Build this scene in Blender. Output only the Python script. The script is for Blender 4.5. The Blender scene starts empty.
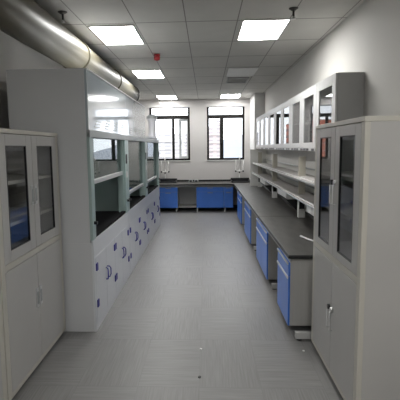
import bpy, bmesh, math, random
from mathutils import Vector, Matrix
random.seed(7)
S = bpy.context.scene
C = S.collection
# ------------------------------------------------------------------ camera, world, exposure
cd = bpy.data.cameras.new('camera')
cam = bpy.data.objects.new('camera', cd); C.objects.link(cam); S.camera = cam
cd.sensor_fit = 'HORIZONTAL'; cd.sensor_width = 36.0; cd.lens = 450.0 * 36.0 / 400.0
cd.shift_x = 15.0 / 400.0
cd.clip_start = 0.05; cd.clip_end = 2000
CAM_H = 1.70
d = Vector((206 - 185, 200 - 147, -450.0)).normalized()          # world +Y seen in camera axes
u = Vector((-math.sin(.007), math.cos(.007), 0)); u = (u - u.dot(d) * d).normalized()
x = d.cross(u)
rot = Matrix((x, d, u))                                          # camera -> world
cam.matrix_world = Matrix.Translation((0, 0, CAM_H)) @ rot.to_4x4()

world = bpy.data.worlds.new('sky'); S.world = world; world.use_nodes = True
wn = world.node_tree
bg = wn.nodes['Background']; bg.inputs['Color'].default_value = (0.93, 0.96, 1.0, 1)
bg.inputs['Strength'].default_value = 2.6                       # bright overcast sky

S.view_settings.view_transform = 'Standard'; S.view_settings.look = 'None'
S.view_settings.exposure = 0.42; S.view_settings.gamma = 1.0
S.view_settings.use_curve_mapping = False
LIGHT = 19.0                                                     # ceiling panel radiance

# ------------------------------------------------------------------ materials
MATS = {}
def mat(name, col, rough=.5, metal=0., var=.05, scale=6., spec=.5, bump=0., stretch=(1, 1, 1), bscale=None, coat=0.):
    m = bpy.data.materials.new(name); m.use_nodes = True
    nt = m.node_tree; b = nt.nodes['Principled BSDF']
    b.inputs['Roughness'].default_value = rough; b.inputs['Metallic'].default_value = metal
    b.inputs['Specular IOR Level'].default_value = spec
    b.inputs['Coat Weight'].default_value = coat
    tc = nt.nodes.new('ShaderNodeTexCoord'); mp = nt.nodes.new('ShaderNodeMapping')
    mp.inputs['Scale'].default_value = stretch
    nt.links.new(tc.outputs['Object'], mp.inputs['Vector'])
    n = nt.nodes.new('ShaderNodeTexNoise'); n.inputs['Scale'].default_value = scale; n.inputs['Detail'].default_value = 4
    nt.links.new(mp.outputs['Vector'], n.inputs['Vector'])
    r = nt.nodes.new('ShaderNodeValToRGB')
    r.color_ramp.elements[0].position = .3; r.color_ramp.elements[1].position = .7
    r.color_ramp.elements[0].color = [c * (1 - var) for c in col] + [1]
    r.color_ramp.elements[1].color = [min(1, c * (1 + var)) for c in col] + [1]
    nt.links.new(n.outputs['Fac'], r.inputs['Fac']); nt.links.new(r.outputs['Color'], b.inputs['Base Color'])
    if bump:
        n2 = nt.nodes.new('ShaderNodeTexNoise'); n2.inputs['Scale'].default_value = bscale or scale
        nt.links.new(tc.outputs['Object'], n2.inputs['Vector'])
        bp = nt.nodes.new('ShaderNodeBump'); bp.inputs['Strength'].default_value = bump; bp.inputs['Distance'].default_value = .02
        nt.links.new(n2.outputs['Fac'], bp.inputs['Height']); nt.links.new(bp.outputs['Normal'], b.inputs['Normal'])
    MATS[name] = m; return m

def math_node(nt, op, a, b=None, c=None):
    n = nt.nodes.new('ShaderNodeMath'); n.operation = op
    for i, v in enumerate((a, b, c)):
        if v is None: continue
        if isinstance(v, (int, float)): n.inputs[i].default_value = v
        else: nt.links.new(v, n.inputs[i])
    return n.outputs[0]

def glass_mat(name, tint, ior=1.5, rough=0.0):
    m = bpy.data.materials.new(name); m.use_nodes = True; nt = m.node_tree
    nt.nodes.remove(nt.nodes['Principled BSDF']); out = nt.nodes['Material Output']
    t = nt.nodes.new('ShaderNodeBsdfTransparent'); t.inputs['Color'].default_value = (*tint, 1)
    g = nt.nodes.new('ShaderNodeBsdfGlossy'); g.inputs['Roughness'].default_value = rough
    f = nt.nodes.new('ShaderNodeFresnel'); ge = nt.nodes.new('ShaderNodeNewGeometry')
    nt.links.new(math_node(nt, 'ADD', math_node(nt, 'MULTIPLY', ge.outputs['Backfacing'], 1 / ior - ior), ior), f.inputs['IOR'])
    mx = nt.nodes.new('ShaderNodeMixShader')
    nt.links.new(f.outputs['Fac'], mx.inputs['Fac']); nt.links.new(t.outputs[0], mx.inputs[1]); nt.links.new(g.outputs[0], mx.inputs[2])
    nt.links.new(mx.outputs[0], out.inputs['Surface']); MATS[name] = m; return m

def ceiling_mat():
    m = mat('ceiling_tiles', (.55, .54, .51), .8, var=.04, scale=3.0)
    nt = m.node_tree; b = nt.nodes['Principled BSDF']; ramp = [n for n in nt.nodes if n.type == 'VALTORGB'][0]
    tc = nt.nodes.new('ShaderNodeTexCoord'); sp = nt.nodes.new('ShaderNodeSeparateXYZ')
    nt.links.new(tc.outputs['Object'], sp.inputs[0])
    def line(o, off, pitch, w):
        fr = math_node(nt, 'FRACT', math_node(nt, 'DIVIDE', math_node(nt, 'SUBTRACT', o, off), pitch))
        dd = math_node(nt, 'ABSOLUTE', math_node(nt, 'SUBTRACT', fr, .5))
        return math_node(nt, 'GREATER_THAN', dd, .5 - w / pitch / 2)
    k = math_node(nt, 'MAXIMUM', line(sp.outputs[0], -1.27 - 5.35, .535, .011), line(sp.outputs[1], 4.87 - 9.3, .93, .022))
    mx = nt.nodes.new('ShaderNodeMixRGB'); nt.links.new(k, mx.inputs[0]); nt.links.new(ramp.outputs[0], mx.inputs[1])
    mx.inputs[2].default_value = (.22, .215, .2, 1)
    nt.links.new(mx.outputs[0], b.inputs['Base Color']); return m

def floor_mat():
    m = bpy.data.materials.new('vinyl_floor'); m.use_nodes = True; nt = m.node_tree; b = nt.nodes['Principled BSDF']
    tc = nt.nodes.new('ShaderNodeTexCoord'); sp = nt.nodes.new('ShaderNodeSeparateXYZ'); nt.links.new(tc.outputs['Object'], sp.inputs[0])
    px, py = .44, .80
    ux = math_node(nt, 'DIVIDE', math_node(nt, 'ADD', sp.outputs[0], 8.86), px)
    uy = math_node(nt, 'DIVIDE', math_node(nt, 'ADD', sp.outputs[1], 8.97), py)
    par = math_node(nt, 'MODULO', math_node(nt, 'ADD', math_node(nt, 'FLOOR', ux), math_node(nt, 'FLOOR', uy)), 2.0)
    def grain(sc):
        mp = nt.nodes.new('ShaderNodeMapping'); mp.inputs['Scale'].default_value = sc; nt.links.new(tc.outputs['Object'], mp.inputs[0])
        n = nt.nodes.new('ShaderNodeTexNoise'); n.inputs['Scale'].default_value = 1; n.inputs['Detail'].default_value = 3
        nt.links.new(mp.outputs[0], n.inputs['Vector']); return n.outputs['Fac']
    g = nt.nodes.new('ShaderNodeMixRGB'); nt.links.new(par, g.inputs[0]); nt.links.new(grain((3, 55, 1)), g.inputs[1]); nt.links.new(grain((90, 3, 1)), g.inputs[2])
    big = grain((.9, .6, 1))
    v = math_node(nt, 'ADD', math_node(nt, 'MULTIPLY', g.outputs[0], .75), math_node(nt, 'MULTIPLY', big, .35))
    v = math_node(nt, 'ADD', v, math_node(nt, 'MULTIPLY', par, -.03))
    r = nt.nodes.new('ShaderNodeValToRGB'); r.color_ramp.elements[0].position = .3; r.color_ramp.elements[1].position = .8
    r.color_ramp.elements[0].color = (.178, .173, .170, 1); r.color_ramp.elements[1].color = (.275, .270, .267, 1)
    nt.links.new(v, r.inputs[0])
    def line(o):
        dd = math_node(nt, 'ABSOLUTE', math_node(nt, 'SUBTRACT', math_node(nt, 'FRACT', o), .5)); return dd
    k = math_node(nt, 'MAXIMUM', math_node(nt, 'GREATER_THAN', line(ux), .493), math_node(nt, 'GREATER_THAN', line(uy), .494))
    mx = nt.nodes.new('ShaderNodeMixRGB'); nt.links.new(math_node(nt, 'MULTIPLY', k, .22), mx.inputs[0]); nt.links.new(r.outputs[0], mx.inputs[1]); mx.inputs[2].default_value = (.12, .12, .12, 1)
    nt.links.new(mx.outputs[0], b.inputs['Base Color']); b.inputs['Roughness'].default_value = .42
    b.inputs['Specular IOR Level'].default_value = .5
    MATS['floor'] = m; return m

def emit_mat(name, col, s):
    m = bpy.data.materials.new(name); m.use_nodes = True; nt = m.node_tree; b = nt.nodes['Principled BSDF']
    b.inputs['Emission Color'].default_value = (*col, 1); b.inputs['Emission Strength'].default_value = s
    MATS[name] = m; return m

def facade_mat(name, wall, dark, px, pz, wx, wz):
    """rows of dark window openings, part of the facade's own look"""
    m = bpy.data.materials.new(name); m.use_nodes = True; nt = m.node_tree; b = nt.nodes['Principled BSDF']
    tc = nt.nodes.new('ShaderNodeTexCoord'); sp = nt.nodes.new('ShaderNodeSeparateXYZ'); nt.links.new(tc.outputs['Object'], sp.inputs[0])
    fx = math_node(nt, 'FRACT', math_node(nt, 'DIVIDE', math_node(nt, 'ADD', sp.outputs[0], 500), px))
    fz = math_node(nt, 'FRACT', math_node(nt, 'DIVIDE', math_node(nt, 'ADD', sp.outputs[2], 500), pz))
    k = math_node(nt, 'MULTIPLY', math_node(nt, 'LESS_THAN', fx, wx), math_node(nt, 'LESS_THAN', fz, wz))
    mx = nt.nodes.new('ShaderNodeMixRGB'); nt.links.new(k, mx.inputs[0]); mx.inputs[1].default_value = (*wall, 1); mx.inputs[2].default_value = (*dark, 1)
    nt.links.new(mx.outputs[0], b.inputs['Base Color']); b.inputs['Roughness'].default_value = .8
    MATS[name] = m; return m

M = MATS
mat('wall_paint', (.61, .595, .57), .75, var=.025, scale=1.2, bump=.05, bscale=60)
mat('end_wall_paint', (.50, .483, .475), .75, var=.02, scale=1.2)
ceiling_mat(); floor_mat()
mat('white_plaster', (.66, .655, .65), .7, var=.02, scale=2)
mat('cupboard_grey', (.46, .452, .438), .38, var=.03, scale=2.5)
mat('cupboard_cream', (.53, .51, .455), .4, var=.03, scale=2.5)
mat('cupboard_inside', (.42, .42, .42), .5, var=.03)
mat('cab_grey', (.56, .56, .555), .35, var=.02, scale=2)
mat('cab_side', (.36, .36, .355), .4, var=.04, scale=3)
mat('carcass_grey', (.42, .415, .40), .4, var=.04, scale=4, stretch=(9, 9, .6))
mat('bench_dark_grey', (.22, .22, .22), .5, var=.04)
mat('blue_panel', (.055, .19, .66), .32, var=.08, scale=3)
mat('epoxy_black', (.018, .019, .020), .45, var=.25, scale=9, spec=.4)
mat('hood_worktop', (.010, .010, .011), .8, var=.2, spec=.08)
mat('epoxy_top', (.052, .049, .045), .42, var=.35, scale=5, spec=.6, stretch=(2.5, .8, 1))
mat('hood_white', (.60, .61, .625), .35, var=.02, scale=2)
mat('hood_front', (.66, .68, .71), .30, var=.02, scale=2)
mat('hood_panel', (.42, .48, .52), .11, var=.05, scale=2, spec=.8, bump=.03, bscale=1.4, coat=.6)
mat('hood_green', (.37, .47, .455), .35, var=.03, scale=2)
mat('hood_baffle', (.42, .44, .44), .35, var=.03, scale=2)
mat('header_grey', (.33, .35, .35), .4, var=.03)
mat('silver', (.70, .70, .70), .3, metal=.9, var=.03)
mat('rail_silver', (.72, .73, .73), .35, metal=.5, var=.02)
mat('duct_metal', (.105, .095, .066), .42, metal=.0, var=.10, scale=3, spec=.28)
mat('dark_plastic', (.012, .012, .014), .35, var=.1)
mat('blue_plastic', (.03, .03, .26), .35, var=.05)
mat('white_plastic', (.78, .78, .76), .35, var=.02)
mat('pale_plastic', (.66, .66, .70), .4, var=.03)
mat('beige_upright', (.42, .40, .34), .45, var=.03)
mat('shelf_top', (.37, .35, .335), .6, var=.03)
mat('window_frame', (.008, .007, .006), .6, spec=.2, var=.1)
mat('casement_grey', (.30, .31, .30), .4, var=.05)
mat('red_plastic', (.45, .012, .015), .35, var=.05)
mat('sprinkler_metal', (.06, .055, .05), .45, metal=.4, var=.1)
mat('panel_off', (.62, .62, .60), .5, var=.01)
mat('panel_frame', (.66, .66, .65), .4, var=.01)
mat('dark_gap', (.02, .02, .02), .8, var=.05)
mat('hill_haze', (.33, .345, .38), .9, var=.06, scale=.05)  # distance haze painted into the hill's pale blue-grey base colour
mat('ground_grey', (.36, .36, .35), .9, var=.1, scale=.1)
mat('slab_white', (.70, .68, .66), .7, var=.05)
glass_mat('cupboard_glass', (.93, .94, .945), 1.42)
glass_mat('sash_glass', (.72, .78, .77), 1.55)
glass_mat('window_glass', (.95, .96, .97), 1.45)
glass_mat('cab_glass', (.62, .63, .64), 1.42)
emit_mat('led_diffuser', (1.0, .995, .97), LIGHT)
facade_mat('facade_pale', (.62, .60, .61), (.44, .43, .45), 5.5, 2.0, .62, .42)
facade_mat('facade_pink', (.60, .51, .50), (.42, .39, .40), 4.4, 2.1, .55, .42)
facade_mat('facade_brick', (.50, .18, .12), (.20, .12, .10), 7, 4.2, .35, .4)

# ------------------------------------------------------------------ helpers
class MB:
    def __init__(self): self.bm = bmesh.new()
    def box(self, x0, x1, y0, y1, z0, z1):
        x0, x1 = sorted((x0, x1)); y0, y1 = sorted((y0, y1)); z0, z1 = sorted((z0, z1))
        v = [self.bm.verts.new((a, b, c)) for a in (x0, x1) for b in (y0, y1) for c in (z0, z1)]
        for f in ((0, 1, 3, 2), (4, 6, 7, 5), (0, 4, 5, 1), (2, 3, 7, 6), (0, 2, 6, 4), (1, 5, 7, 3)):
            self.bm.faces.new([v[i] for i in f])
        return self
    def prism(self, pts, axis, a, b):
        """polygon pts (2D) extruded along axis 0/1/2 from a to b"""
        def mk(p, t):
            q = list(p); q.insert(axis, t); return self.bm.verts.new(q)
        A = [mk(p, a) for p in pts]; B = [mk(p, b) for p in pts]; n = len(pts)
        self.bm.faces.new(A); self.bm.faces.new(B[::-1])
        for i in range(n): self.bm.faces.new((A[i], B[i], B[(i + 1) % n], A[(i + 1) % n]))
        return self
    def tube(self, pts, r, n=10, rs=None):
        pts = [Vector(p) for p in pts]; rings = []; prev = None
        for i, p in enumerate(pts):
            t = (pts[min(i + 1, len(pts) - 1)] - pts[max(i - 1, 0)]).normalized()
            if prev is None:
                a = Vector((0, 0, 1)) if abs(t.z) < .9 else Vector((1, 0, 0))
                e1 = t.cross(a).normalized()
            else:
                e1 = (prev - prev.dot(t) * t).normalized()
            prev = e1; e2 = t.cross(e1); rr = rs[i] if rs else r
            rings.append([self.bm.verts.new(p + rr * (math.cos(2 * math.pi * k / n) * e1 + math.sin(2 * math.pi * k / n) * e2)) for k in range(n)])
        for A, B in zip(rings, rings[1:]):
            for k in range(n): self.bm.faces.new((A[k], A[(k + 1) % n], B[(k + 1) % n], B[k])).smooth = True
        self.bm.faces.new(rings[0][::-1]); self.bm.faces.new(rings[-1]); return self
    def lathe(self, c, prof, n=20):
        """prof: list of (radius, z) around the vertical through c"""
        rings = []
        for r, z in prof:
            rings.append([self.bm.verts.new((c[0] + r * math.cos(2 * math.pi * k / n), c[1] + r * math.sin(2 * math.pi * k / n), c[2] + z)) for k in range(n)])
        for A, B in zip(rings, rings[1:]):
            for k in range(n): self.bm.faces.new((A[k], A[(k + 1) % n], B[(k + 1) % n], B[k])).smooth = True
        self.bm.faces.new(rings[0][::-1]); self.bm.faces.new(rings[-1]); return self
    def build(self, name, m, parent=None, bevel=0., base=None):
        """verts are in world metres; with a parent they are stored relative to the thing's own base"""
        bm = self.bm; bmesh.ops.recalc_face_normals(bm, faces=bm.faces)
        o0 = Vector((0, 0, 0))
        if parent is not None:
            o0 = Vector(parent['_base'])
        elif base is not None: o0 = Vector(base)
        for v in bm.verts: v.co -= o0
        me = bpy.data.meshes.new(name); bm.to_mesh(me); bm.free()
        me.materials.append(MATS[m])
        o = bpy.data.objects.new(name, me); C.objects.link(o)
        BASES[o.name] = o0
        if parent is not None: o.parent = parent['_o']
        elif base is not None: o.location = o0
        if bevel:
            md = o.modifiers.new('bevel', 'BEVEL'); md.width = bevel; md.segments = 2; md.limit_method = 'ANGLE'
        return o
BASES = {}
def B(*a): return MB().box(*a)
def part(o): return {'_o': o, '_base': BASES[o.name] if o.name in BASES else Vector(o.location)}
def thing(name, loc, label, cat, group=None):
    o = bpy.data.objects.new(name, None); C.objects.link(o); o.location = loc; o.empty_display_size = .1
    o['label'] = label; o['category'] = cat
    if group: o['group'] = group
    return {'_o': o, '_base': Vector(loc)}
def tag(o, label, cat, group=None, kind=None):
    o['label'] = label; o['category'] = cat
    if group: o['group'] = group
    if kind: o['kind'] = kind
    return o
def struct(o, label=None):
    o['kind'] = 'structure'
    if label: o['label'] = label
    return o
def plate_with_hole(axis, a0, a1, z0, z1, h, p0, p1, mb=None):
    """frame in the plane normal to axis (0: a is Y, 1: a is X); h = (ha0, ha1, hz0, hz1)"""
    mb = mb or MB()
    def bx(u0, u1, w0, w1):
        if u1 - u0 < 1e-6 or w1 - w0 < 1e-6: return
        mb.box(p0, p1, u0, u1, w0, w1) if axis == 0 else mb.box(u0, u1, p0, p1, w0, w1)
    bx(a0, h[0], z0, z1); bx(h[1], a1, z0, z1); bx(h[0], h[1], z0, h[2]); bx(h[0], h[1], h[3], z1)
    return mb

# ------------------------------------------------------------------ room shell
XL, XR, YB, YF, ZC = -1.95, 1.45, -2.6, 12.5, 3.0
struct(B(XL - .15, XR + .15, YB - .15, YF + .25, -.15, 0).build('floor', 'floor'), 'grey vinyl tile floor with a basket-weave grain')
struct(B(XL - .15, XR + .15, YB - .15, YF + .25, ZC, ZC + .15).build('ceiling', 'ceiling_tiles'), 'grey suspended ceiling of large tiles')
struct(B(XL - .15, XL, YB - .15, YF + .25, 0, ZC).build('wall_left', 'wall_paint'))
struct(B(XR, XR + .15, YB - .15, YF + .25, 0, ZC).build('wall_right', 'wall_paint'))
struct(B(XL, XR, YB - .15, YB, 0, ZC).build('wall_front', 'wall_paint'))
W = [(-1.56, -.44), (.03, 1.06)]; WZ0, WZ1, WT = 1.34, 2.79, 2.53
wb = MB()
xs = [XL, W[0][0], W[0][1], W[1][0], W[1][1], XR]
for i in (0, 2, 4): wb.box(xs[i], xs[i + 1], YF, YF + .25, 0, ZC)
for a, b_ in W: wb.box(a, b_, YF, YF + .25, 0, WZ0); wb.box(a, b_, YF, YF + .25, WZ1, ZC)
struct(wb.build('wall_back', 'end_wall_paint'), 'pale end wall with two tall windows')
struct(B(1.20, XR, 11.32, YF, 0, ZC).build('wall_pier', 'white_plaster'), 'square white pillar boxed out from the right wall')

# windows -----------------------------------------------------------
def window(n, a, b_, mull, mw):
    y0, y1 = YF + .10, YF + .16
    f = MB(); t = .055
    f.box(a, a + t, y0, y1, WZ0, WZ1); f.box(b_ - t, b_, y0, y1, WZ0, WZ1)
    f.box(a + t, b_ - t, y0, y1, WZ0, WZ0 + .05); f.box(a + t, b_ - t, y0, y1, WZ1 - .012, WZ1)
    f.box(a + t, b_ - t, y0, y1, WT - .05, WT + .045)
    f.box(mull - mw / 2, mull + mw / 2, y0, y1, WZ0 + .045, WT - .035)
    o = struct(f.build('window_%d' % n, 'window_frame'), 'dark framed window %s' % ('with a casement standing open' if n == 1 else 'beside the pillar'))
    p = {'_o': o, '_base': Vector((0, 0, 0))}
    ym = (y0 + y1) / 2
    B(a + t, b_ - t, ym - .003, ym + .003, WT + .035, WZ1 - .012).build('transom_pane', 'window_glass', p)
    B(a + t, mull - mw / 2, ym - .003, ym + .003, WZ0 + .045, WT - .035).build('pane', 'window_glass', p)
    if n == 2:
        B(mull + mw / 2, b_ - t, ym - .003, ym + .003, WZ0 + .045, WT - .035).build('pane', 'window_glass', p)
        B(mull - .012, mull + .012, y0 - .03, y0 - .005, 1.80, 1.93).build('handle', 'dark_plastic', p)
    else:
        # casement leaf hinged on the right, swung outwards
        w = b_ - t - (mull + mw / 2); lf = plate_with_hole(1, -w, 0, WZ0 + .05, WT - .04, (-w + .05, -.05, WZ0 + .11, WT - .10), 0, .045)
        lo = lf.build('casement', 'casement_grey', p)
        lo.location = (b_ - t, y1 - .02, 0); lo.rotation_euler = (0, 0, -math.radians(44))
        g = B(-w + .05, -.05, .018, .024, WZ0 + .11, WT - .10).build('pane', 'window_glass', {'_o': lo, '_base': Vector((0, 0, 0))})
        B(-w + .01, -w + .035, -.05, -.002, 1.78, 1.92).build('handle', 'silver', {'_o': lo, '_base': Vector((0, 0, 0))})
    B(a - .0, b_ + .0, YF - .02, YF + .10, WZ0 - .02, WZ0).build('window_sill', 'white_plaster', p)
window(1, *W[0], -.905, .07)
window(2, *W[1], .435, .10)

# ------------------------------------------------------------------ outside
struct(B(-500, 500, 13.5, 700, -14.2, -14).build('ground', 'ground_grey'))
def building(x0, x1, y0, y1, z1, m, label, roofbits=()):
    t = thing('apartment_building', ((x0 + x1) / 2, (y0 + y1) / 2, -14), label, 'building')
    B(x0, x1, y0, y1, -14, z1).build('walls', m, t)
    B(x0 - .15, x1 + .15, y0 - .15, y1 + .15, z1, z1 + .35).build('roof', 'slab_white', t)
    for (a, b_, c, e, h) in roofbits: B(a, b_, c, e, z1 + .35, z1 + .35 + h).build('stair_house', m, t)
    z = z1 - 4.2
    while z > -6: B(x0 + .3, x1 - .3, y0 - 1.2, y0, z, z + .3).build('balcony', 'slab_white', t); z -= 4.2
building(-9, 8.7, 250, 290, 12.4, 'facade_pink', 'pinkish apartment block seen through the right-hand window', [(5.4, 8.3, 252, 270, 3.2)])
building(-27, -9.8, 256, 286, 9.0, 'facade_pale', 'pale apartment block seen through the left-hand window', [(-25, -19, 258, 276, 3.4)])
building(-88, -50, 250, 300, 15.5, 'facade_brick', 'red brick block mirrored in the wall cabinet doors')
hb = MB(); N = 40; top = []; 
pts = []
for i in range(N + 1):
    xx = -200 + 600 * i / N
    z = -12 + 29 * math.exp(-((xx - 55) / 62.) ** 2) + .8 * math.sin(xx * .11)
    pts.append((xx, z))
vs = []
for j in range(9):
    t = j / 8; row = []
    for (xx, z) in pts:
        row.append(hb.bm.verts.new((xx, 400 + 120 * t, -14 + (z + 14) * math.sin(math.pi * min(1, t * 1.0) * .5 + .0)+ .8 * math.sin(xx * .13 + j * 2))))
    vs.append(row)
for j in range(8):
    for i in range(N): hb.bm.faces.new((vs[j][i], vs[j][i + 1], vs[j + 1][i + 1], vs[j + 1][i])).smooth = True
ho = hb.build('hill', 'hill_haze'); struct(ho, 'hazy blue hill beyond the right-hand window')

# ------------------------------------------------------------------ glazed steel cupboards
def cupboard(front, side, y0, y1, H, depth, label, latch, glass_z, shelves, split):
    """front: X of door faces; side +1: doors look towards -X (stands on the right), -1: towards +X"""
    bk = front + side * depth; s = side
    t = thing('glazed_cupboard', ((front + bk) / 2, (y0 + y1) / 2, 0), label, 'cupboard', 'glass-fronted steel cupboards')
    w = .025; f1 = front + s * .02
    body = MB()
    body.box(f1, bk, y0, y0 + w, .05, H - .03); body.box(f1, bk, y1 - w, y1, .05, H - .03)
    body.box(bk - s * .02, bk, y0 + w, y1 - w, .05, H - .03)
    body.box(f1, bk, y0 + w, y1 - w, .05, .08)
    body.build('side_and_back', 'cupboard_grey', t, .002)
    fr = MB()
    fr.box(front, f1 + s * .012, y0 - .001, y0 + .055, .05, H - .03); fr.box(front, f1 + s * .012, y1 - .055, y1 + .001, .05, H - .03)
    fr.box(front, f1, y0 + .055, y1 - .055, split - .022, split + .022)
    fr.box(front, f1, y0 + .055, y1 - .055, .05, .085)
    fr.build('front_frame', 'cupboard_cream', t, .003)
    B(front - s * .004, bk, y0 - .004, y1 + .004, H - .03, H).build('top', 'cupboard_cream', t, .004)
    B(f1 + s * .03, bk, y0 + .01, y1 - .01, 0, .05).build('plinth', 'dark_gap', t)
    B(f1, bk - s * .02, y0 + w, y1 - w, split - .012, split + .012).build('divider', 'cupboard_inside', t)
    for z in shelves:
        B(f1 + s * .03, bk - s * .02, y0 + w, y1 - w, z - .012, z + .012).build('shelf', 'cupboard_cream', t, .002)
    ym = (y0 + y1) / 2; fd = front - s * .001; bd = front + s * .018
    for k, (a, b_) in enumerate(((y0 + .058, ym - .003), (ym + .003, y1 - .058))):
        g = (a + .10, b_ - .10, *glass_z)
        dr = plate_with_hole(0, a, b_, split + .025, H - .034, g, min(fd, bd), max(fd, bd)).build('glazed_door', 'cupboard_grey', t, .003)
        dp = {'_o': dr, '_base': t['_base']}
        B(front + s * .006, front + s * .010, g[0] - .004, g[1] + .004, g[2] - .004, g[3] + .004).build('glass_pane', 'cupboard_glass', dp)
        seal = plate_with_hole(0, g[0], g[1], g[2], g[3], (g[0] + .008, g[1] - .008, g[2] + .006, g[3] - .006), *sorted((front - s * .0005, front + s * .014))).build('rubber_seal', 'dark_plastic', dp)
        lo = B(fd, bd, a, b_, .088, split - .025).build('lower_door', 'cupboard_grey', t, .003)
        lp = {'_o': lo, '_base': t['_base']}
        hy = ym - .035 if k == 0 else ym + .035
        if latch == 'bar':
            for pr, zc in ((dp, 1.36), (lp, .46)):
                h = MB(); h.tube([(front, hy, zc + .065), (front - s * .02, hy, zc + .065), (front - s * .02, hy, zc - .065), (front, hy, zc - .065)], .0045, 8)
                h.build('handle', 'rail_silver', pr)
                lk = MB(); lk.tube([(front, hy, zc + .085), (front - s * .016, hy, zc + .085)], .019, 12)
                lk.build('lock', 'dark_plastic' if k == 1 else 'silver', pr)
        else:
            for pr, zc in ((dp, 1.36), (lp, .57)):
                h = MB(); h.box(front - s * .006, front, hy - .024, hy + .024, zc - .075, zc + .075)
                h.build('handle', 'silver' if latch == 'pull' else 'cupboard_grey', pr, .005)
                r_ = B(front - s * .008, front - s * .005, hy - .014, hy + .014, zc - .05, zc + .045).build('finger_recess', 'header_grey', pr)
    return t
cupboard(.885, 1, 2.58, 3.72, 1.86, .52, 'grey steel cupboard on the right with black locks on its doors', 'bar', (.98, 1.76), (1.48, 1.22, .48), .905)
cupboard(-1.30, -1, 2.72, 3.92, 1.835, .55, 'grey steel cupboard on the left, standing against the fume hoods', 'pull', (1.03, 1.725), (1.47, 1.18, .48), .93)
cupboard(-1.30, -1, 1.50, 2.70, 1.835, .55, 'grey steel cupboard at the left edge, only its corner in view', 'pull', (1.03, 1.725), (1.47, 1.18, .48), .93)

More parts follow.
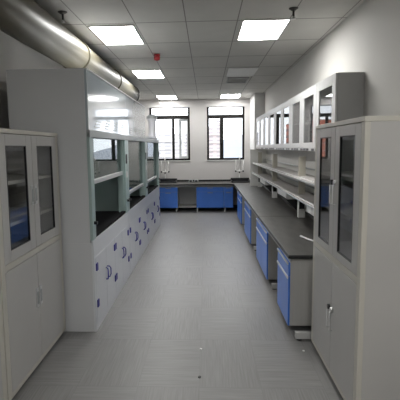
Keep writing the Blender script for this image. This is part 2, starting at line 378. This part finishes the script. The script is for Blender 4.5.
# ------------------------------------------------------------------ fume hoods
FX, BX = -1.03, -1.75
def hood(y0, y1, sash_z, full, label):
    t = thing('fume_hood', ((FX + BX) / 2, (y0 + y1) / 2, 0), label, 'fume hood', 'fume hoods along the left wall')
    g = .006; a, b_ = y0 + g / 2, y1 - g / 2
    top = 2.385 if full else 1.90
    ps = .14; wt = .89
    # base cabinet carcass and its doors
    B(BX, FX - .02, a, b_, .0, .84).build('base_carcass', 'hood_white', t, .002)
    fr = MB(); fr.box(FX - .02, FX - .002, a, b_, .70, .865); fr.box(FX - .02, FX - .002, a, b_, 0, .06); fr.box(FX - .02, FX - .002, a, a + .05, .06, .70); fr.box(FX - .02, FX - .002, b_ - .05, b_, .06, .70)
    fr.build('base_front', 'hood_front', t)
    n4 = 4; w4 = (b_ - a - .104) / n4
    for k in range(n4):
        p, q = a + .052 + k * w4 + .002, a + .052 + (k + 1) * w4 - .002
        do = B(FX - .02, FX, p, q, .062, .698).build('door', 'hood_front', t, .003)
        dp = {'_o': do, '_base': t['_base']}
        sg = 1 if k % 2 == 0 else -1; hy = q - .04 if sg > 0 else p + .04
        h = MB(); h.tube([(FX, hy + sg * .012, .49), (FX + .022, hy, .485), (FX + .030, hy - sg * .022, .46), (FX + .030, hy - sg * .022, .40), (FX + .022, hy, .375), (FX, hy + sg * .012, .37)], .0065, 8)
        h.build('handle', 'blue_plastic', dp)
        hg = p + .03 if sg > 0 else q - .03
        for z in (.25, .60): B(FX - .001, FX + .012, hg - .028, hg + .028, z - .036, z + .036).build('hinge', 'blue_plastic', dp, .005)
    # worktop with raised front lip
    wk = MB(); wk.box(BX + .04, FX - .012, a + .03, b_ - .03, .84, wt - .012); wk.box(FX - .06, FX - .012, a + ps, b_ - ps, wt - .012, wt + .004)
    wk.build('worktop', 'hood_worktop', t)
    # side walls, back, roof
    for k, (p, q) in enumerate(((a, a + .03), (b_ - .03, b_))):
        B(BX, FX - .03, p, q, .84, top).build('side_panel', 'hood_white' if (k == 0 and y0 < 4.2) else 'hood_green', t, .002)
    for p, q in ((a + .03, a + ps), (b_ - ps, b_ - .03)):
        B(FX - .10, FX - .03, p, q, .84, 1.84).build('inner_jamb', 'hood_green', t)
    for p, q in ((a, a + ps - .02), (b_ - ps + .02, b_)):
        po = B(FX - .03, FX, p, q, .865, 1.84).build('front_post', 'hood_green', t, .006)
        pp = {'_o': po, '_base': t['_base']}
        c = (p + q) / 2
        if p != a:
            B(FX, FX + .012, c - .03, c + .03, 1.50, 1.62).build('control_panel', 'dark_plastic', pp, .003)
            B(FX, FX + .010, c - .02, c + .02, 1.32, 1.40).build('switch', 'white_plastic', pp, .003)
        kn = MB(); kn.tube([(FX, c, 1.02), (FX + .03, c, 1.02)], .016, 10); kn.build('gas_knob', 'dark_plastic', pp)
    B(BX, BX + .03, a + .03, b_ - .03, .84, top).build('back_panel', 'hood_baffle', t)
    bf = MB(); bf.box(BX + .07, BX + .08, a + .05, b_ - .05, .96, 1.35); bf.box(BX + .07, BX + .08, a + .05, b_ - .05, 1.40, 1.84); bf.build('baffle', 'hood_baffle', t)
    B(BX + .03, FX - .03, a + .03, b_ - .03, 1.86, 1.88).build('inner_roof', 'hood_baffle', t)
    # header, top
    B(FX - .03, FX + .004, a, b_, 1.80, 1.865).build('header', 'header_grey', t, .004)
    if full:
        fp = B(FX - .03, FX - .005, a, b_, 1.865, top).build('front_panel', 'hood_panel', t, .003); fq = {'_o': fp, '_base': t['_base']}
        sv = MB()  # rows of thin grey dashes along the front panel
        for g_ in range(4):
            for r_ in range(4 - (g_ == 0)):
                yy = a + .22 + g_ * .42 + r_ * .03
                sv.box(FX - .006, FX - .002, yy, yy + .20, 1.895 + r_ * .028, 1.903 + r_ * .028)
        so_ = sv.build('panel_dashes', 'header_grey', fq); so_['kind'] = 'stuff'
        B(BX, FX, a, b_, top, top + .012).build('top', 'hood_white', t)
    else:
        B(BX, FX, a, b_, 1.88, 1.90).build('top', 'hood_white', t)
    # sash
    so = MB(); so.box(FX - .075, FX - .035, a + .06, b_ - .06, sash_z, sash_z + .045)
    so.box(FX - .07, FX - .04, a + .06, a + .10, sash_z + .045, 1.84); so.box(FX - .07, FX - .04, b_ - .10, b_ - .06, sash_z + .045, 1.84)
    s2 = so.build('sash', 'rail_silver', t, .004); sp = {'_o': s2, '_base': t['_base']}
    B(FX - .058, FX - .052, a + .10, b_ - .10, sash_z + .045, 1.84).build('sash_glass', 'sash_glass', sp)
    return t
hood(3.98, 5.85, 1.36, True, 'nearest white fume hood with a blank side panel and its sash half raised')
hood(5.85, 7.74, 1.06, True, 'middle white fume hood in the row, its sash pulled low')
hood(7.74, 9.85, 1.06, False, 'furthest white fume hood, without an upper panel, below the pale collar')
# exhaust collar on the last hood
t = thing('exhaust_collar', (-1.145, 9.66, 1.90), 'pale round exhaust collar standing on the furthest fume hood', 'exhaust collar')
MB().lathe((-1.145, 9.66, 1.90), [(.10, 0), (.10, .02), (.082, .04), (.076, .20), (.076, .34), (.10, .39), (.108, .41)]).build('body', 'pale_plastic', t)
MB().lathe((-1.145, 9.66, 1.90), [(.108, .41), (.112, .42), (.110, .45), (.09, .48), (.03, .495)]).build('cap', 'header_grey', t)
# big duct above the hoods
t = thing('exhaust_duct', (-1.50, 4.5, 2.40), 'large round metal exhaust duct running above the fume hoods', 'duct')
MB().tube([(-1.50, -2.5, 2.765), (-1.50, 9.1, 2.765)], .172, 36).build('pipe', 'duct_metal', t)
for y in (-.6, 1.35, 5.25, 7.2):
    MB().tube([(-1.50, y, 2.765), (-1.50, y + .05, 2.765)], .185, 36).build('joint_flange', 'duct_metal', t)
MB().tube([(-1.50, 9.1, 2.765), (-1.50, 9.16, 2.765)], .185, 36).build('end_cap', 'sprinkler_metal', t)
for y in (5.35, 6.8): MB().tube([(-1.50, y, 2.40), (-1.50, y, 2.66)], .12, 24).build('branch_pipe', 'duct_metal', t)
MB().tube([(-1.50, 8.75, 1.902), (-1.50, 8.75, 2.66)], .10, 24).build('branch_pipe', 'duct_metal', t)
for y in (1.0, 3.9, 6.1, 8.3):
    MB().tube([(-1.50, y, 2.93), (-1.50, y, 2.998)], .008, 8).build('hanger_rod', 'sprinkler_metal', t)

# ------------------------------------------------------------------ wall cabinets on the right
CX = 1.19
def wall_cab(y0, y1, doors, label):
    t = thing('wall_cabinet', ((CX + XR) / 2, (y0 + y1) / 2, 1.64), label, 'wall cabinet', 'glazed wall cabinets in a row on the right wall')
    a, b_ = y0 + .001, y1 - .001; z0, z1 = 1.64, 2.36; f = CX + .02; bk = XR - .003
    for (p, q) in ((a, a + .018), (b_ - .018, b_)):
        B(f, bk, p, q, z0, z1).build('side_panel', 'cab_side', t)
    body = MB(); body.box(f, bk, a + .018, b_ - .018, z0, z0 + .018); body.box(f, bk, a + .018, b_ - .018, z1 - .018, z1); body.box(bk - .01, bk, a + .018, b_ - .018, z0 + .018, z1 - .018)
    body.build('carcass', 'cab_grey', t)
    B(f + .02, bk - .01, a + .018, b_ - .018, 1.99, 2.005).build('shelf', 'cab_grey', t)
    n = doors; w = (b_ - a) / n
    for k in range(n):
        p, q = a + k * w + .002, a + (k + 1) * w - .002
        g = (p + .12, q - .12, 1.735, 2.265)
        do = plate_with_hole(0, p, q, z0 + .035, z1, g, CX, CX + .018).build('glazed_door', 'cab_grey', t, .003)
        dp = {'_o': do, '_base': t['_base']}
        B(CX + .007, CX + .011, g[0] - .003, g[1] + .003, g[2] - .003, g[3] + .003).build('glass_pane', 'cab_glass', dp)
    rl = B(CX + .004, f, a, b_, z0, z0 + .033).build('bottom_rail', 'cab_grey', t)
    sm = MB(); y = a + .08
    while y < b_ - .16: 
        sm.box(CX - .002, CX + .006, y, y + .11, z0 + .003, z0 + .027); y += .11 + random.choice((.05, .07, .16))
    sm.build('slots', 'dark_plastic', {'_o': rl, '_base': t['_base']})
D = .7355; y = 4.27
labs = ['single-door glazed wall cabinet at the near end, its grey side showing', 'glazed double wall cabinet next after the near single one, red reflection in its glass',
        'glazed double wall cabinet second from the near single-door one', 'glazed double wall cabinet next to the one by the pillar', 'glazed double wall cabinet at the far end by the white pillar']
for i, n in enumerate((1, 2, 2, 2, 2)):
    wall_cab(y, y + n * D, n, labs[i]); y += n * D

# ------------------------------------------------------------------ worktops
def slab(name, pts, z0, z1, label, mtop='epoxy_top'):
    o = MB().prism(pts, 2, z0, z1).build(name, mtop, None, .006, base=(pts[0][0], pts[0][1], z0))
    o.data.materials.append(MATS['epoxy_black'])
    for p in o.data.polygons:
        if abs(p.normal.z) < .5: p.material_index = 1
    tag(o, label, 'worktop'); return o
slab('worktop', [(.715, 3.90), (1.447, 3.90), (1.447, 6.12), (.715, 6.12)], .715, .75, 'near section of black worktop beside the right-hand cupboard')
slab('worktop', [(.715, 6.126), (1.447, 6.126), (1.447, 11.315), (1.195, 11.315), (1.195, 12.497), (-1.93, 12.497), (-1.93, 11.64), (.66, 11.64), (.715, 11.52)], .715, .75, 'long L-shaped black worktop running round to the windows')
us = MB().box(-1.93, 1.195, 12.475, 12.498, .751, .80).build('backsplash', 'epoxy_black', base=(0, 12.48, .751)); tag(us, 'low black upstand along the wall under the windows', 'backsplash')

# ------------------------------------------------------------------ base cabinets, right run
def base_right(y0, y1, label, split=2):
    t = thing('base_cabinet', (1.0, (y0 + y1) / 2, .08), label, 'base cabinet', 'blue-fronted base cabinets under the right worktop')
    z0, z1 = .085, .665
    B(.745, 1.30, y0, y1, z0, .70).build('body', 'carcass_grey', t, .002)
    n = split; w = (y1 - y0) / n
    for k in range(n):
        p, q = y0 + k * w + .003, y0 + (k + 1) * w - .003
        for (nm, c, e) in (('door', z0, .535), ('drawer', .541, z1)):
            o = B(.727, .744, p, q, c, e).build(nm, 'blue_panel', t, .002); op = {'_o': o, '_base': t['_base']}
            B(.717, .728, p + .002, q - .002, e - .016, e + .002).build('pull_strip', 'rail_silver', op)
base_right(3.95, 4.56, 'nearest blue-fronted base cabinet with its grey side showing', 1)
base_right(5.38, 6.52, 'blue-fronted base cabinet across the first knee space from the nearest one')
base_right(7.42, 8.55, 'blue-fronted base cabinet beyond the worktop seam, third from the near end')
base_right(9.36, 10.55, 'blue-fronted base cabinet by the inner corner of the worktop')
# steel frame carrying the right run
t = thing('bench_stand', (1.1, 3.9, 0), 'light grey steel bench frame carrying the right-hand worktop', 'bench frame', 'steel bench frames')
for (p, q) in ((4.565, 5.375), (6.525, 7.415), (8.555, 9.355), (10.555, 11.60)): B(.745, .785, p, q, .665, .714).build('front_beam', 'carcass_grey', t)
B(1.32, 1.36, 3.845, 11.30, .66, .714).build('back_beam', 'carcass_grey', t)
for y in (3.85, 4.66, 5.27, 6.62, 7.30, 8.66, 9.25, 10.66):
    ft = B(.775, 1.36, y - .025, y + .025, .012, .070).build('foot', 'cab_grey', t, .004); fp = {'_o': ft, '_base': t['_base']}
    for x_ in (.81, 1.30):
        MB().lathe((x_, y, 0), [(.026, 0), (.026, .010), (.010, .014), (.010, .018)], 12).build('levelling_foot', 'dark_plastic', fp)
    B(1.32, 1.36, y - .02, y + .02, .068, .66).build('post', 'cab_grey', t)
for (p, q) in ((4.56, 5.38), (6.52, 7.42), (8.55, 9.36), (10.55, 11.31)):
    B(1.28, 1.30, p + .002, q - .002, .10, .70).build('back_panel', 'bench_dark_grey', t)
# base cabinets, back run
def base_back(x0, x1, n, label):
    t = thing('base_cabinet', ((x0 + x1) / 2, 12.0, .08), label, 'base cabinet', 'blue-fronted base cabinets under the windows')
    z0, z1 = .115, .655
    B(x0, x1, 11.765, 12.35, z0, .70).build('body', 'carcass_grey', t, .002)
    w = (x1 - x0) / n
    for k in range(n):
        p, q = x0 + k * w + .002, x0 + (k + 1) * w - .002
        for (nm, c, e) in (('door', z0, .530), ('drawer', .534, z1)):
            o = B(p, q, 11.747, 11.764, c, e).build(nm, 'blue_panel', t, .002); op = {'_o': o, '_base': t['_base']}
            B((p + q) / 2 - .07, (p + q) / 2 + .07, 11.737, 11.748, e - .03, e - .014).build('handle', 'cab_side', op)
base_back(-1.75, -.752, 2, 'blue-fronted base cabinet left of the knee space under the windows')
base_back(-.262, .458, 1, 'blue-fronted base cabinet right of the knee space under the windows')
base_back(.462, .70, 1, 'narrow blue-fronted base cabinet in the inner corner')
t = thing('bench_stand', (-.5, 12, 0), 'dark steel bench frame carrying the worktop under the windows', 'bench frame', 'steel bench frames')
for q in ((-1.75, -.752, 11.75, 11.79, .70, .714), (-.748, -.266, 11.75, 11.79, .655, .714), (-.262, .70, 11.75, 11.79, .70, .714)): B(*q).build('front_beam', 'carcass_grey', t)
B(-1.75, 1.0, 12.36, 12.40, .66, .714).build('back_beam', 'carcass_grey', t)
for x_ in (-1.68, -.79, -.24, .49):
    ft = B(x_ - .02, x_ + .02, 11.80, 12.40, .028, .078).build('foot', 'cab_grey', t, .004); fp = {'_o': ft, '_base': t['_base']}
    MB().lathe((x_, 11.82, 0), [(.026, 0), (.026, .010), (.010, .014), (.010, .11)], 12).build('levelling_foot', 'white_plastic', fp)
    B(x_ - .02, x_ + .02, 12.36, 12.40, .078, .66).build('post', 'cab_grey', t)
B(-.75, -.264, 12.32, 12.34, .14, .70).build('back_panel', 'cab_side', t)
B(-.748, -.266, 11.80, 12.31, .115, .135).build('knee_shelf', 'cab_grey', t)
B(-1.75, 1.0, 12.42, 12.44, .0, .10).build('skirting', 'dark_gap', t)

# ------------------------------------------------------------------ reagent rack on the right worktop
t = thing('reagent_rack', (1.25, 7.5, .75), 'two-tier reagent rack standing on the right worktop below the wall cabinets', 'reagent rack')
RX = 1.10
for z in (1.305, 1.065):
    so = B(RX + .004, 1.42, 4.20, 10.86, z - .012, z).build('shelf', 'shelf_top', t); sp = {'_o': so, '_base': t['_base']}
    B(RX - .004, RX + .004, 4.20, 10.86, z - .014, z + .002).build('front_edge', 'rail_silver', sp)
    r = MB(); r.tube([(RX, 4.20, z + .026), (RX, 10.86, z + .026)], .0035, 8)
    for y in [4.4 + .92 * k for k in range(8)]: r.tube([(RX, y, z + .004), (RX, y, z + .026)], .004, 6)
    r.build('guard_rail', 'rail_silver', sp)
    r = MB(); r.tube([(1.40, 4.20, z + .085), (1.40, 10.86, z + .085)], .009, 8); r.build('back_rail', 'header_grey', sp)
for y in (3.98, 6.0, 8.35, 10.65):
    uo = B(1.215, 1.305, y - .02, y + .02, 1.068, 1.56).build('upright', 'beige_upright', t, .003)
    lo = B(1.215, 1.305, y - .035, y + .035, .752, 1.048).build('pedestal', 'white_plastic', t, .004); lp = {'_o': lo, '_base': t['_base']}
    so = B(1.225, 1.295, y - .045, y - .034, .87, .975).build('socket', 'dark_plastic', lp, .003)
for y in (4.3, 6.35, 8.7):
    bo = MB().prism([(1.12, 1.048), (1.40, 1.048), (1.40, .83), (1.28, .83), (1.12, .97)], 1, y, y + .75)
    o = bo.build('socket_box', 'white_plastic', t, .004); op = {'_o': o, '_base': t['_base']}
    MB().prism([(1.115, .955), (1.29, .955), (1.29, .795), (1.265, .795)], 1, y - .02, y + .70).build('gap_shade', 'dark_plastic', op)  # black wedge standing in for the shadowed gap below the box
B(1.055, 1.445, 10.87, 10.90, .752, 1.63).build('end_panel', 'white_plastic', t, .003)

# ------------------------------------------------------------------ sinks, faucets, sockets
def sink(x0, x1, label):
    y0, y1 = 11.95, 12.40; z0, z1 = .752, .80
    t = thing('bench_sink', ((x0 + x1) / 2, 12.2, .752), label, 'sink', 'black bench sinks')
    mb = MB(); w = .03
    mb.box(x0, x1, y0, y0 + w, z0, z1 - .02); mb.box(x0, x1, y1 - w, y1, z0, z1 + .05); mb.box(x0, x0 + w, y0 + w, y1 - w, z0, z1); mb.box(x1 - w, x1, y0 + w, y1 - w, z0, z1)
    mb.box(x0 + w, x1 - w, y0 + w, y1 - w, z0, z0 + .008)
    mb.build('basin', 'dark_plastic', t, .004)
    MB().lathe(((x0 + x1) / 2, 12.15, .760), [(.03, 0), (.03, .003), (.02, .005)], 16).build('drain', 'silver', t)
def faucet(x_, label, high):
    y = 12.43; z = .752
    t = thing('lab_faucet', (x_, y, z), label, 'faucet', 'white gooseneck lab faucets')
    MB().lathe((x_, y, z), [(.028, 0), (.028, .012), (.016, .02), (.014, .26), (.02, .27), (.02, .31), (.010, .33)], 14).build('column', 'white_plastic', t)
    for dx, top in ((0, high), (-.10, high - .12), (.10, high - .14)):
        pts = [(x_, y, z + .29), (x_ + dx, y, z + .29), (x_ + dx, y, z + top - .08)] if dx else [(x_, y, z + .32), (x_, y, z + top - .08)]
        for k in range(1, 9):
            a = math.pi * k / 8; pts.append((x_ + dx, y - .06 + .06 * math.cos(a), z + top - .08 + .06 * math.sin(a)))
        pts.append((x_ + dx, y - .12, z + top - .16))
        MB().tube(pts, .010, 8).build('spout', 'white_plastic', t)
        kn = MB(); kx = x_ + dx * 1.0
        kn.tube([(kx, y - .012, z + .25 + abs(dx) * .3), (kx, y - .06, z + .25 + abs(dx) * .3)], .022, 10); kn.build('knob', 'dark_plastic', t)
sink(.67, 1.175, 'black raised sink at the right end under the window')
sink(-1.28, -.80, 'black raised sink at the left end under the window')
faucet(.91, 'white gooseneck lab faucet behind the right-hand sink', .72)
faucet(-1.13, 'white gooseneck lab faucet behind the left-hand sink', .72)
for i, x_ in enumerate((-.42, -.27)):
    t = thing('bench_socket', (x_, 12.2, .752), 'small grey bench socket under the windows, %s of the two' % ('left' if i == 0 else 'right'), 'socket', 'small grey bench sockets')
    MB().prism([(x_ - .055, .752), (x_ + .055, .752), (x_ + .055, .80), (x_ + .03, .835), (x_ - .03, .835), (x_ - .055, .80)], 1, 12.15, 12.25).build('housing', 'header_grey', t, .004)
    B(x_ - .03, x_ + .03, 12.143, 12.151, .768, .81).build('outlet', 'dark_plastic', t)
o = MB().tube([(.985, 4.70, .758), (1.00, 4.62, .762), (1.03, 4.52, .760), (1.07, 4.44, .758), (1.13, 4.40, .758)], .009, 8).build('cable_end', 'white_plastic', base=(1.0, 4.6, .752)); tag(o, 'short white cable end lying on the near worktop by the cupboard', 'cable')

# ------------------------------------------------------------------ ceiling fittings
def panel(x0, y0, lit, label, w=.49, l=.88):
    x0 += .022; y0 += .025
    t = thing('ceiling_light', (x0 + w / 2, y0 + l / 2, ZC - .02), label, 'ceiling light', 'square ceiling panel lights')
    plate = MB(); e = .012
    plate.box(x0, x0 + w, y0, y0 + e * 1.6, ZC - .016, ZC - .001); plate.box(x0, x0 + w, y0 + l - e * 1.6, y0 + l, ZC - .016, ZC - .001)
    plate.box(x0, x0 + e, y0 + e * 1.6, y0 + l - e * 1.6, ZC - .016, ZC - .001); plate.box(x0 + w - e, x0 + w, y0 + e * 1.6, y0 + l - e * 1.6, ZC - .016, ZC - .001)
    plate.build('frame', 'panel_frame', t)
    B(x0 + e, x0 + w - e, y0 + e * 1.6, y0 + l - e * 1.6, ZC - .010, ZC - .003).build('diffuser', 'led_diffuser' if lit else 'panel_off', t)
panel(-1.27, 4.89, True, 'lit ceiling panel on the left, nearest of the left row')
panel(-1.27, 7.68, True, 'lit ceiling panel on the left, second of its row')
panel(-1.27, 11.43, True, 'lit ceiling panel on the left, close to the end wall')
panel(.365, 4.81, True, 'lit ceiling panel on the right, nearest of the right row')
panel(.365, 7.66, False, 'unlit ceiling panel on the right, beside the air vent')
panel(.365, 11.38, True, 'lit ceiling panel on the right, close to the end wall')
panel(.365, .24, True, 'lit fill panel added out of view over the viewer on the right')  # unseen, added as fill for the right wall and near faces
panel(-1.0, -.69, True, 'lit fill panel added out of view behind the viewer on the left')  # unseen, added to brighten the near hood and cupboard sides
t = thing('ceiling_vent', (.62, 9.05, ZC - .02), 'square slatted air vent in the ceiling behind the unlit panel', 'vent')
plate_ = MB(); x0, x1, y0, y1 = .42, .82, 8.72, 9.42
plate_.box(x0, x1, y0, y0 + .03, ZC - .02, ZC - .001); plate_.box(x0, x1, y1 - .03, y1, ZC - .02, ZC - .001); plate_.box(x0, x0 + .02, y0, y1, ZC - .02, ZC - .001); plate_.box(x1 - .02, x1, y0, y1, ZC - .02, ZC - .001)
plate_.build('frame', 'cab_side', t)
sl = MB()
for k in range(9): sl.prism([(y0 + .05 + k * .07, ZC - .018), (y0 + .055 + k * .07, ZC - .018), (y0 + .105 + k * .07, ZC - .012), (y0 + .10 + k * .07, ZC - .012)], 0, x0 + .02, x1 - .02)
sl.build('slats', 'panel_off', t)
def sprinkler(x_, y, label, dark=True):
    t = thing('sprinkler', (x_, y, ZC), label, 'sprinkler', 'ceiling sprinklers')
    MB().lathe((x_, y, ZC), [(.045, -.001), (.045, -.006), (.02, -.022), (.012, -.024)], 16).build('escutcheon', 'sprinkler_metal', t)
    MB().lathe((x_, y, ZC), [(.010, -.024), (.010, -.07), (.007, -.075)], 10).build('stem', 'sprinkler_metal', t)
    MB().lathe((x_, y, ZC), [(.006, -.075), (.022, -.095), (.022, -.10), (.005, -.104)], 12).build('deflector', 'silver', t)
sprinkler(.84, 4.50, 'dark ceiling sprinkler beside the nearest right-hand panel')
sprinkler(-1.36, 4.42, 'dark ceiling sprinkler above the duct beside the nearest left-hand panel')
sprinkler(-1.24, 12.37, 'tiny ceiling sprinkler by the end wall over the left window')
t = thing('fire_alarm', (-.68, 6.50, ZC), 'small red fire alarm on the ceiling between the left panels', 'alarm')
MB().lathe((-.68, 6.50, ZC), [(.045, -.001), (.045, -.02)], 16).build('base', 'red_plastic', t)
MB().lathe((-.68, 6.50, ZC), [(.038, -.02), (.045, -.045), (.038, -.075), (.012, -.085)], 16).build('dome', 'red_plastic', t)

# ------------------------------------------------------------------ bits on the floor
def scrap(x_, y, r, m, label, nm='paper_scrap'):
    mb = MB(); n = 7; v = []
    pts = [(x_ + r * (1 + .5 * random.random()) * math.cos(2 * math.pi * k / n), y + 1.3 * r * (1 + .5 * random.random()) * math.sin(2 * math.pi * k / n)) for k in range(n)]
    o = mb.prism(pts, 2, .0005, .006).build(nm, m, base=(x_, y, 0)); tag(o, label, 'litter', 'litter on the floor')
scrap(-.06, 3.17, .010, 'dark_plastic', 'tiny dark scrap on the floor in the foreground', 'dirt_scrap')
scrap(-.055, 3.64, .008, 'white_plastic', 'tiny white scrap on the middle of the aisle floor')
scrap(.80, 3.62, .008, 'white_plastic', 'tiny white scrap on the floor beside the near bench foot')
